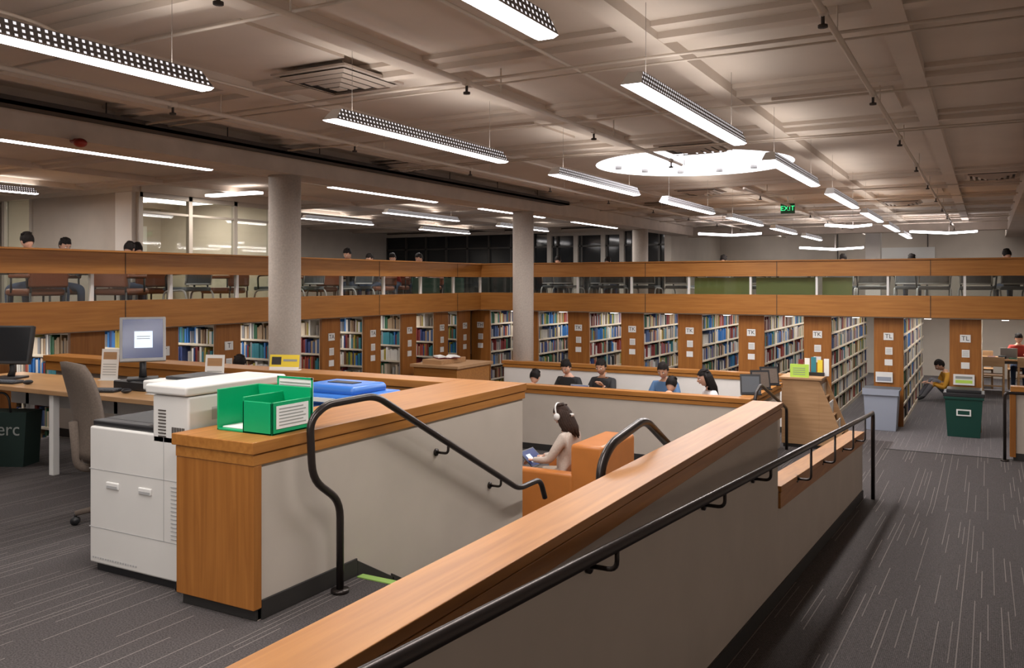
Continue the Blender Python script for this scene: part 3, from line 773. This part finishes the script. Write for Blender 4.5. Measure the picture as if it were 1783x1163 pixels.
AX=-3.68
g=grp('orange_armchair',(AX+.07,7.78,ZL),R(90))
m=MB()
m.rbox(-.3,.3,-.2,.42,.08,.38,'orange',.03); m.rbox(-.42,.42,-.5,-.17,.08,.86,'orange',.035)
for a in (-.43,.3): m.rbox(a,a+.13,-.2,.42,.08,.58,'orange',.03)
for a in (-.36,.36):
    for b_ in (-.42,.36): m.cyl((a,b_,0),(a,b_,.09),.025,'black',10)
m.obj('upholstery',g)
person('woman_with_headphones',(AX,7.78,ZL),R(90),seat=.38,s=.92,lean=-.04,top='sweater',pants='khaki',hair='brownhair',style='long',pitch=24,yaw=-8,hl=(-.1,.32,.6),hr=(.12,.32,.6),phones=True,legs='sit')
g=grp('tablet_computer',(AX-.37,7.78,ZL+.6),R(90)); m=MB()
Mt=Matrix.Rotation(R(42),4,'X'); m.box(-.15,.15,-.1,.11,-.008,.0,'black',Mt); m.box(-.138,.138,-.088,.098,.0005,.002,'screen',Mt); m.box(-.09,-.01,-.05,.05,.0022,.0028,'screenw',Mt)
m.obj('tablet_body',g)

def table(name,x0,x1,y0,y1,z,h=.74,k='table',lk='dframe'):
    m=MB(); m.box(x0,x1,y0,y1,z+h-.035,z+h,k); m.box(x0+.06,x1-.06,y0+.06,y1-.06,z+h-.1,z+h-.035,lk)
    for a in (x0+.05,x1-.1):
        for b_ in (y0+.05,y1-.1): m.box(a,a+.05,b_,b_+.05,z,z+h-.035,lk)
    m.obj(name,bevel=.004)
def laptop(x,y,z,rz,k='screen',sz=.32):
    g=grp('laptop_computer',(x,y,z),rz); m=MB(); m.box(-sz/2,sz/2,-.11,.11,0,.016,'printerg'); m.box(-sz/2+.02,sz/2-.02,-.02,.09,.016,.018,'black')
    Mt=Matrix.Translation((0,.11,.01))@Matrix.Rotation(R(-18),4,'X')
    m.box(-sz/2,sz/2,0,.008,0,.22,'printerg',Mt); m.box(-sz/2+.01,sz/2-.01,-.002,0,.012,.21,k,Mt); m.obj('laptop_body',g)
table('reading_table',-4.8,-3.85,12.1,12.75,ZP); table('reading_table',-6.5,-5.3,12.15,12.75,ZP)
person('man_in_blue_shirt',(-4.45,13.15,ZP),R(180),s=1.06,lean=.1,top='blueshirt',pants='jeans',pitch=25,hl=(-.15,.42,.78),hr=(.15,.42,.78),skin='skin2',sleeve=False)
person('seated_student_reading',(-3.98,11.72,ZP),0,s=.97,lean=.12,top='blackshirt',pitch=40)
person('woman_in_white_top',(-3.5,12.42,ZP),R(125),s=1.04,lean=.05,top='whiteshirt',style='long',pitch=18,hl=(-.15,.3,.9),hr=(.15,.34,.80))
person('student_in_black_jacket',(-5.5,13.1,ZP),R(180),s=1.06,lean=.06,top='blackshirt',pitch=18,hl=(-.1,.3,.95),skin='skin2')
person('student_in_black_jacket',(-6.1,13.1,ZP),R(180),s=1.04,lean=.1,top='blackshirt',pitch=30)
person('student_in_grey_shirt',(-6.2,11.75,ZP),0,s=.95,lean=.12,top='greyshirt',pitch=35)
for p in ((-4.45,13.15,180),(-3.98,11.72,0),(-5.5,13.1,180),(-6.1,13.1,180),(-6.2,11.75,0)): wood_chair(p[0],p[1],ZP,R(p[2]))
wood_chair(-3.5,12.42,ZP,R(125))
laptop(-5.75,12.5,ZP+.74,R(0)); laptop(-4.55,12.55,ZP+.74,R(180),'screenw'); laptop(-4.05,12.3,ZP+.74,R(0))
for i,(y,rz) in enumerate(((11.25,20),(11.85,30),(12.4,30))):
    g=grp('book_display_easel',(-2.68,y,.235),R(rz)); m=MB(); Mt=Matrix.Rotation(R(-18),4,'X')
    m.box(-.13,.13,0,.015,0,.27,'black',Mt); m.box(-.11,.11,-.006,0,.03,.24,'taupe' if i else 'mesh',Mt); m.box(-.13,.13,-.05,.02,0,.015,'black'); m.tube([(0,.07,.2),(0,.14,0)],.006,'black',6)
    m.obj('easel',g)
g=grp('leaflet_display_cabinet',(-2.2,13.15,ZL),0); m=MB()
m.box(-.42,.1,-.3,.3,.05,.98,'pine'); m.box(-.4,.38,-.28,.28,0,.05,'base'); m.box(-.45,.14,-.33,.33,.98,1.01,'pine')
m.prism([(.1,.05),(.42,.05),(.42,.2),(.1,.98)],'Y',-.3,-.27,'pine'); m.prism([(.1,.05),(.42,.05),(.42,.2),(.1,.98)],'Y',.27,.3,'pine')
for i in range(3):
    z=.2+.26*i; x=.36-.1*i; m.box(.1,x,-.27,.27,z-.02,z,'pine')
    for j in range(3): m.box(x-.06,x-.045,-.24+.17*j,-.1+.17*j,z,z+.19,['paper','bk7','paper'][(i+j)%3])
m.obj('cabinet',g,bevel=.003)
m=MB(); m.box(-.3,-.04,-.3,-.285,1.01,1.2,'lime'); 
for i in range(4): m.box(-.26,-.09,-.302,-.3,1.05+.03*i,1.058+.03*i,'grytxt')
for i,k in enumerate(('bk2','paper','bk11','yellow','paper')): m.box(-.25+.09*i,-.18+.09*i,.05,.07,1.01,1.24+.02*(i%3),k)
m.box(-.28,.12,.0,.1,1.01,1.06,'black'); m.obj('leaflets',g)
g=grp('reference_counter',(0,0,0)); m=MB()
m.box(-8.85,-7.95,12.45,13.55,ZL,.2,'wx'); m.box(-8.9,-7.9,12.4,13.6,.2,.25,'pine'); m.box(-8.7,-8.3,12.5,13.3,.25,.33,'pine'); m.obj('counter',g,bevel=.004)
g=grp('open_book',(-8.45,12.9,.34),R(50)); m=MB()
for sg in (-1,1):
    pts=[(0,0),(.08,.045),(.2,.035),(.2,.01),(.08,.02)]
    m.prism([(sg*a,c) for a,c in pts],'Y',-.16,.16,'paper')
m.box(-.21,.21,-.17,.17,-.0,.008,'bk2'); m.obj('pages',g)

def bin_(name,x,y,z,k,w=.26,d=.2,h=.66):
    g=grp(name,(x,y,z)); m=MB()
    b0=.86; vs=[(-w*b0,-d*b0,0),(w*b0,-d*b0,0),(w*b0,d*b0,0),(-w*b0,d*b0,0),(-w,-d,h),(w,-d,h),(w,d,h),(-w,d,h)]
    m.add(vs,[(0,3,2,1),(0,1,5,4),(1,2,6,5),(2,3,7,6),(3,0,4,7)],k)
    m.box(-w-.015,w+.015,-d-.015,-d+.01,h-.04,h,k);m.box(-w-.015,w+.015,d-.01,d+.015,h-.04,h,k);m.box(-w-.015,-w+.01,-d,d,h-.04,h,k);m.box(w-.01,w+.015,-d,d,h-.04,h,k)
    m.box(-w*.95,w*.95,-d*.95,d*.95,h-.1,h-.08,'black')
    m.obj('bin_body',g,bevel=.006)
    return g
g=bin_('grey_waste_bin',-1.5,15.12,ZL,'greybin')
m=MB(); m.box(-.27,.27,-.225,-.215,.57,.67,'greybin'); m.box(-.27,.27,-.22,.22,.662,.668,'mesh'); m.obj('liner_bag',g)
m=MB(); m.box(-.13,.13,-.01,0,.0,.17,'paper'); m.box(-.11,.11,-.012,-.01,.02,.09,'greybin'); m.obj('notice_card',g,loc=(0,.36,.72))
g=bin_('green_recycling_bin',-.32,15.1,ZL,'greenbin',.26,.22,.62)
m=MB(); m.box(-.285,.285,-.24,.24,.62,.68,'black'); m.box(-.24,.24,-.2,.2,.68,.73,'black'); m.obj('lid',g,bevel=.01)
m=MB(); m.box(-.1,.1,-.222,-.215,.33,.43,'paper'); m.box(-.08,.08,-.224,-.222,.35,.41,'greenbin'); m.obj('label',g)
m=MB(); m.box(-.16,.14,-.01,0,.0,.17,'paper'); m.box(-.13,.11,-.012,-.01,.03,.08,'lime'); m.box(-.13,.11,-.012,-.01,.1,.14,'grytxt'); m.obj('notice_card',g,loc=(0,.38,.74))

person('student_in_mustard_sweater',(-.62,19.3,ZL),R(110),seat=.04,s=.95,lean=.12,top='yellowshirt',pants='greyshirt',pitch=40,legs='floor',hl=(-.12,.42,.36),hr=(.12,.42,.36))
table('study_table',-.35,1.2,21.0,21.8,ZL)
person('student_in_red_shirt',(.6,22.15,ZL),R(180),s=.95,lean=.1,top='redshirt',pitch=30); wood_chair(.6,22.15,ZL,R(180)); 
wood_chair(.1,20.75,ZL,0); wood_chair(.75,20.75,ZL,0); wood_chair(-.1,22.1,ZL,R(180))
laptop(.4,21.5,ZL+.74,R(180),'screenw')
m=MB()
for i in range(6): m.box(-.2+.2*i,-.05+.2*i,21.1,21.3,ZL+.74,ZL+.76+.02*(i%3),BK[i*2])
m.obj('books_on_table')
person('student_at_shelves',(-8.5,8.0,ZL),R(20),seat=.62,s=.95,lean=.05,top='greyshirt',pitch=20,hl=(-.15,.3,.9),hr=(.15,.3,.9))
m=MB(); m.cyl((-8.5,8.0,ZL),(-8.5,8.0,ZL+.56),.03,'printerg'); m.cyl((-8.5,8,ZL+.56),(-8.5,8,ZL+.61),.18,'black',24); m.cyl((-8.5,8,ZL),(-8.5,8,ZL+.03),.22,'black',24); m.obj('stool')

UP=[(-10.4,6.55,R(90),.9,'blackshirt'),(-11.0,7.2,R(-90),.86,'greyshirt'),(-10.0,7.45,R(20),.8,'greyshirt'),(-10.7,8.35,R(80),.84,'whiteshirt'),(-10.8,13.2,R(180),.92,'blackshirt'),(-10.4,15.1,R(160),.87,'greyshirt'),(-10.7,14.4,R(200),.85,'redshirt'),(-10.0,12.9,R(170),.78,'greyshirt')]
for x,y,r_,s_,c in UP:
    person('seated_student',(x,y,ZB),r_,seat=.4,s=s_,lean=.1,top=c,pitch=30,hl=(-.15,.34,.74),hr=(.15,.34,.74)); upper_chair(x,y,ZB,r_,'rust')
for x,y,r_,s_,c in [(-8.15,16.7,R(10),.84,'blackshirt'),(-7.1,16.9,R(0),.8,'whiteshirt'),(-4.64,17,R(0),.8,'greyshirt'),(-2.35,16.8,0,.78,'blackshirt'),(-1.2,16.9,0,.76,'greyshirt'),(.35,16.5,R(20),.82,'blackshirt')]:
    person('seated_student',(x,y,ZB),r_,seat=.4,s=s_,lean=.1,top=c,pitch=35,hl=(-.15,.34,.74),hr=(.15,.34,.74)); upper_chair(x,y,ZB,r_,'mesh')
for y in (5.5,9.3,11.4): upper_chair(-10.1,y,ZB,R(60+int(y*37)%50),'rust')
for y in (8.5,10.2,10.9,12.2): upper_chair(-9.95,y,ZB,R(70+int(y*31)%40),'mesh')
for x in (-7.6,-6.6,-5.9,-5.2,-3.9,-1.75,-.8,-.15,.8): upper_chair(x,16.2,ZB,R(-12+int(abs(x)*53)%25),'mesh')
table('upper_study_table',-13,-12.0,5.8,9.2,ZB); table('upper_study_table',-11.6,-10.2,11.95,12.45,ZB)
table('upper_study_table',-8,-3.7,17.3,18.2,ZB); table('upper_study_table',-3.1,1.2,17.3,18.2,ZB)

# ------------------------------------------------------------ foreground: printer
g=grp('office_printer',(0,0,0)); m=MB()
m.rbox(-4.63,-3.86,3.24,3.92,.05,.85,'printer',.012)
m.box(-4.6,-3.9,3.27,3.9,0.0,.06,'black')
for z in (.26,.6): m.box(-4.632,-3.858,3.2385,3.93,z,z+.004,'printerg')
m.box(-3.99,-3.987,3.2385,3.24,.26,.85,'printerg')
for x in (-4.42,-4.14):
    m.rbox(x-.055,x+.055,3.232,3.245,.5,.54,'mwhite',.006); m.box(x-.045,x+.045,3.2305,3.233,.505,.52,'printerg')
for i in range(14): m.box(-3.93,-3.885,3.2375,3.24,.28+.022*i,.286+.022*i,'printerg')
for i in range(18): m.box(-4.6+.022*i,-4.588+.022*i,3.2375,3.24,.08,.09,'printerg')
m.rbox(-4.08,-3.79,3.24,3.95,.8,1.07,'printer',.012)
m.rbox(-4.12,-3.785,3.22,3.98,1.075,1.13,'printer',.014)
for i in range(9):
    m.box(-4.03,-3.97,3.236,3.24,.84+.018*i,.846+.018*i,'slot')
for i in range(8): m.box(-3.92+.013*i,-3.914+.013*i,3.236,3.24,.84,.9,'slot')
for i in range(3): m.box(-3.789,-3.787,3.4+.1*i,3.46+.1*i,.93,1.0,'printerg')
m.rbox(-4.63,-4.08,3.26,3.34,.85,.885,'black',.01); m.rbox(-4.63,-4.08,3.8,3.92,.85,.9,'black',.01)
m.box(-4.6,-4.08,3.34,3.8,.85,.857,'slot'); m.rbox(-4.66,-4.2,3.36,3.78,.865,.88,'black',.005)
m.rbox(-4.5,-4.05,3.5,3.92,1.04,1.1,'printer',.012); m.rbox(-4.42,-4.1,3.6,3.9,1.1,1.12,'black',.008)
m.tube(fillet([(-3.8,3.21,.45),(-3.79,3.19,.3),(-3.82,3.2,.1),(-3.9,3.25,.01)],.05),.008,'black',6)
m.obj('printer_body',g)

g=grp('green_paper_tray',(0,0,0)); m=MB(); x0,x1,y0,y1,z=-3.64,-3.24,3.3,3.6,.9
m.box(x0,x1,y0,y1,z,z+.012,'green'); m.box(x0,x0+.012,y0,y1,z,z+.22,'green'); m.box(x0,x1,y1-.012,y1,z,z+.22,'green')
m.box(-3.45,-3.438,y0,y1,z,z+.19,'green'); m.box(x1-.012,x1,y0,y1,z,z+.17,'green'); m.box(-3.45,x1,y0,y0+.012,z,z+.17,'green')
m.box(x0+.02,-3.46,y0+.02,y1-.02,z+.012,z+.02,'paper')
m.obj('tray_body',g,bevel=.003)
m=MB(); xx=x1+.001
m.box(xx,xx+.002,y0+.03,y1-.03,z+.03,z+.15,'paper')
for i in range(6): m.box(xx+.002,xx+.003,y0+.05,y1-.05-.02*(i%2),z+.045+.017*i,z+.051+.017*i,'grytxt')
m.obj('label',g)
m=MB(); m.box(-3.5,-3.24,3.61,3.613,.93,1.17,'paper')
m.box(-3.5,-3.24,3.606,3.61,1.16,1.17,'green'); m.box(-3.5,-3.49,3.606,3.61,.93,1.17,'green'); m.box(-3.25,-3.24,3.606,3.61,.93,1.17,'green')
for i in range(3): m.box(-3.48,-3.26,3.606,3.61,1.135-.016*i,1.141-.016*i,'grytxt')
m.box(-3.42,-3.32,3.606,3.61,1.075,1.09,'bluelid')
m.obj('notice',g)
g=grp('blue_recycling_bin',(-4.18,5.0,0),R(0)); m=MB()
m.box(-.28,.28,-.22,.22,0,.82,'bluelid'); m.obj('bin_body',g,bevel=.02)
m=MB(); 
m.rbox(-.34,.34,-.27,.27,.82,.89,'bluelid',.03); m.rbox(-.25,.25,-.2,.2,.875,.95,'bluelid',.035); m.box(-.12,.12,-.05,.05,.945,.955,'black'); m.box(-.14,.14,-.273,-.268,.84,.87,'paper')
m.obj('lid',g)
g=grp('information_card_stand',(-5.55,5.8,.9),R(20)); m=MB(); Mt=Matrix.Rotation(R(-10),4,'X')
m.box(-.14,.14,0,.004,0,.14,'yellow',Mt); m.box(-.14,.14,-.001,0,.0,.03,'paper',Mt); m.box(-.12,-.03,-.002,0,.05,.12,'text',Mt); m.box(-.01,.12,-.002,0,.08,.1,'grytxt',Mt); m.box(-.14,.14,0,.07,0,.005,'paper')
m.obj('card',g)

g=grp('computer_desk',(0,0,0)); m=MB()
m.box(-8.9,-5.0,4.62,5.45,.715,.75,'table'); m.box(-8.9,-5.0,4.61,4.62,.712,.752,'pine')
for x in (-8.6,-7.22,-5.1):
    m.box(x,x+.06,4.66,4.72,0,.715,'mwhite'); m.box(x,x+.06,5.3,5.36,0,.715,'mwhite')
m.box(-8.85,-5.05,5.3,5.33,.45,.7,'mwhite'); m.obj('desk_frame',g,bevel=.004)
def monitor(x,y,z,rz,scr,w=.4,h=.34,lift=.22,tilt=-12):
    g=grp('computer_monitor',(x,y,z),rz); m=MB()
    m.rbox(-.13,.13,-.1,.12,0,.02,'black',.006); m.tube([(0,.03,.02),(0,.06,lift*.6),(0,.04,lift+.12)],[.035,.03,.03],'black',10)
    Mt=Matrix.Translation((0,0,lift))@Matrix.Rotation(R(tilt),4,'X')
    m.rbox(-w/2,w/2,-.02,.03,0,h,'printerg' if scr=='page' else 'black',.008,Mt); m.box(-w/2+.025,w/2-.025,-.0215,-.02,.03,h-.02,'screen' if scr=='page' else 'dkglass',Mt)
    if scr=='page': m.box(-.07,.08,-.023,-.0215,.12,.27,'screenw',Mt); m.box(-.05,.06,-.024,-.023,.2,.205,'grytxt',Mt); m.box(-.05,.06,-.024,-.023,.22,.225,'grytxt',Mt)
    m.obj('display',g)
monitor(-6.55,5.1,.83,R(52),'page',.38,.4,.16,-14); monitor(-8.38,5.0,.75,R(25),'dark',.42,.38,.14,-12)
m=MB(); m.rbox(-6.75,-6.35,4.95,5.3,.75,.83,'black',.01); m.obj('desktop_computer')
def keyboard(x,y,rz):
    g=grp('keyboard',(x,y,.75),rz); m=MB(); m.rbox(-.22,.22,-.08,.08,0,.02,'black',.006)
    for r_ in range(5):
        for c in range(14): m.box(-.205+.0295*c,-.18+.0295*c,-.065+.027*r_,-.043+.027*r_,.02,.026,'mesh')
    m.obj('keys',g)
keyboard(-6.75,4.78,R(20)); keyboard(-8.1,4.75,R(15))
for x,y in ((-6.4,4.82),(-7.75,4.8)): 
    m=MB(); m.sph((x,y,.772),.032,'black',sy=1.5,sz=.65); m.obj('computer_mouse')
for x,y in ((-7.4,5.38),(-6.0,5.4)):
    g=grp('sign_holder',(x,y,.75),R(20)); m=MB(); Mt=Matrix.Rotation(R(-6),4,'X'); m.box(-.09,.09,0,.004,0,.3,'paper',Mt); m.box(-.07,.07,-.001,0,.2,.27,'pine',Mt)
    for i in range(5): m.box(-.07,.07,-.001,0,.05+.025*i,.056+.025*i,'grytxt',Mt)
    m.box(-.09,.09,-.04,.05,0,.006,'paper'); m.obj('card',g)
g=grp('desk_phone',(-5.6,5.1,.75),R(15)); m=MB(); m.prism([(-.12,0),(.12,0),(.12,.09),(-.12,.03)],'X',-.11,.11,'black'); m.tube(fillet([(-.08,-.1,.07),(-.08,0,.11),(-.08,.1,.12)],.05),.022,'black',8); m.obj('phone_body',g)
m=MB(); m.box(-6.2,-5.8,4.85,5.1,.752,.756,'paper'); m.obj('paper_sheets')
g=grp('shopping_bag',(-8.0,4.75,0),R(25)); m=MB()
m.prism([(-.24,0),(.24,0),(.27,.5),(-.27,.5)],'Y',-.12,.12,'bag'); m.tube(fillet([(-.12,-.12,.5),(-.1,-.12,.68),(.1,-.12,.68),(.12,-.12,.5)],.08),.01,'black',6); m.obj('bag',g)
text('erc',(.1,-.123,.34),(R(90),0,0),.17,'grytxt',g)

g=grp('office_chair',(-5.36,4.0,0),R(-12)); m=MB()
for i in range(5):
    a=R(72*i+20); c,s_=math.cos(a),math.sin(a)
    m.tube([(0,0,.12),(c*.15,s_*.15,.11),(c*.3,s_*.3,.08)],[.03,.024,.018],'taupe',8); m.cyl((c*.3,s_*.3,.08),(c*.3,s_*.3,.05),.01,'black',8)
    m.cyl((c*.3-s_*.02,s_*.3+c*.02,.03),(c*.3+s_*.02,s_*.3-c*.02,.03),.03,'black',14)
m.cyl((0,0,.1),(0,0,.4),.03,'black'); m.rbox(-.12,.12,-.12,.12,.39,.43,'black',.01)
m.rbox(-.25,.25,-.22,.26,.43,.51,'taupe',.035)
vs=[];fs=[];nu,nv=9,14
for side in (0,1):
    for j in range(nv):
        v=j/(nv-1); wv=.22*(1-.25*(2*v-1)**4) if v<.9 else .2*(1-(v-.9)*3)
        for i in range(nu):
            u=2*i/(nu-1)-1
            vs.append((u*wv,-.27+.06*u*u-.1*v+.04*math.sin(v*math.pi)+(-.035 if side else 0),.5+.66*v-.02*u*u))
for j in range(nv-1):
    for i in range(nu-1):
        a=j*nu+i; fs.append((a,a+1,a+nu+1,a+nu)); b0=nu*nv; fs.append((b0+a,b0+a+nu,b0+a+nu+1,b0+a+1))
b0=nu*nv
for j in range(nv-1):
    fs.append((j*nu,(j+1)*nu,b0+(j+1)*nu,b0+j*nu)); a=j*nu+nu-1; fs.append((a,b0+a,b0+a+nu,a+nu))
for i in range(nu-1): fs.append((i,b0+i,b0+i+1,i+1)); a=(nv-1)*nu+i; fs.append((a,a+1,b0+a+1,b0+a))
m.add(vs,fs,'taupe',None,True)
m.tube(fillet([(0,-.1,.42),(0,-.3,.42),(0,-.33,.75)],.08),.03,'taupe',10)
for sg in (-1,1): m.tube(fillet([(sg*.2,0,.44),(sg*.29,-.02,.46),(sg*.29,-.04,.66)],.06),.018,'taupe',8); m.rbox(sg*.29-.035,sg*.29+.035,-.14,.12,.66,.69,'taupe',.01)
m.obj('chair_body',g)
g2=grp('office_chair',(-7.95,4.15,0),R(-30)); mkobj('chair_body',bpy.data.meshes['chair_body'],g2)

w=bpy.data.worlds.new('World'); scene.world=w; w.use_nodes=True
w.node_tree.nodes['Background'].inputs[0].default_value=(.02,.02,.025,1)
cam=bpy.data.cameras.new('Camera'); co=bpy.data.objects.new('Camera',cam); col.objects.link(co)
co.location=(0,0,1.7); co.rotation_euler=(R(90),0,R(28.9)); cam.sensor_width=36; cam.lens=1500/1783*36; cam.shift_y=-91.5/1783; cam.clip_start=.05; cam.clip_end=200
scene.camera=co
scene.view_settings.view_transform='Standard'
scene.view_settings.exposure=.12
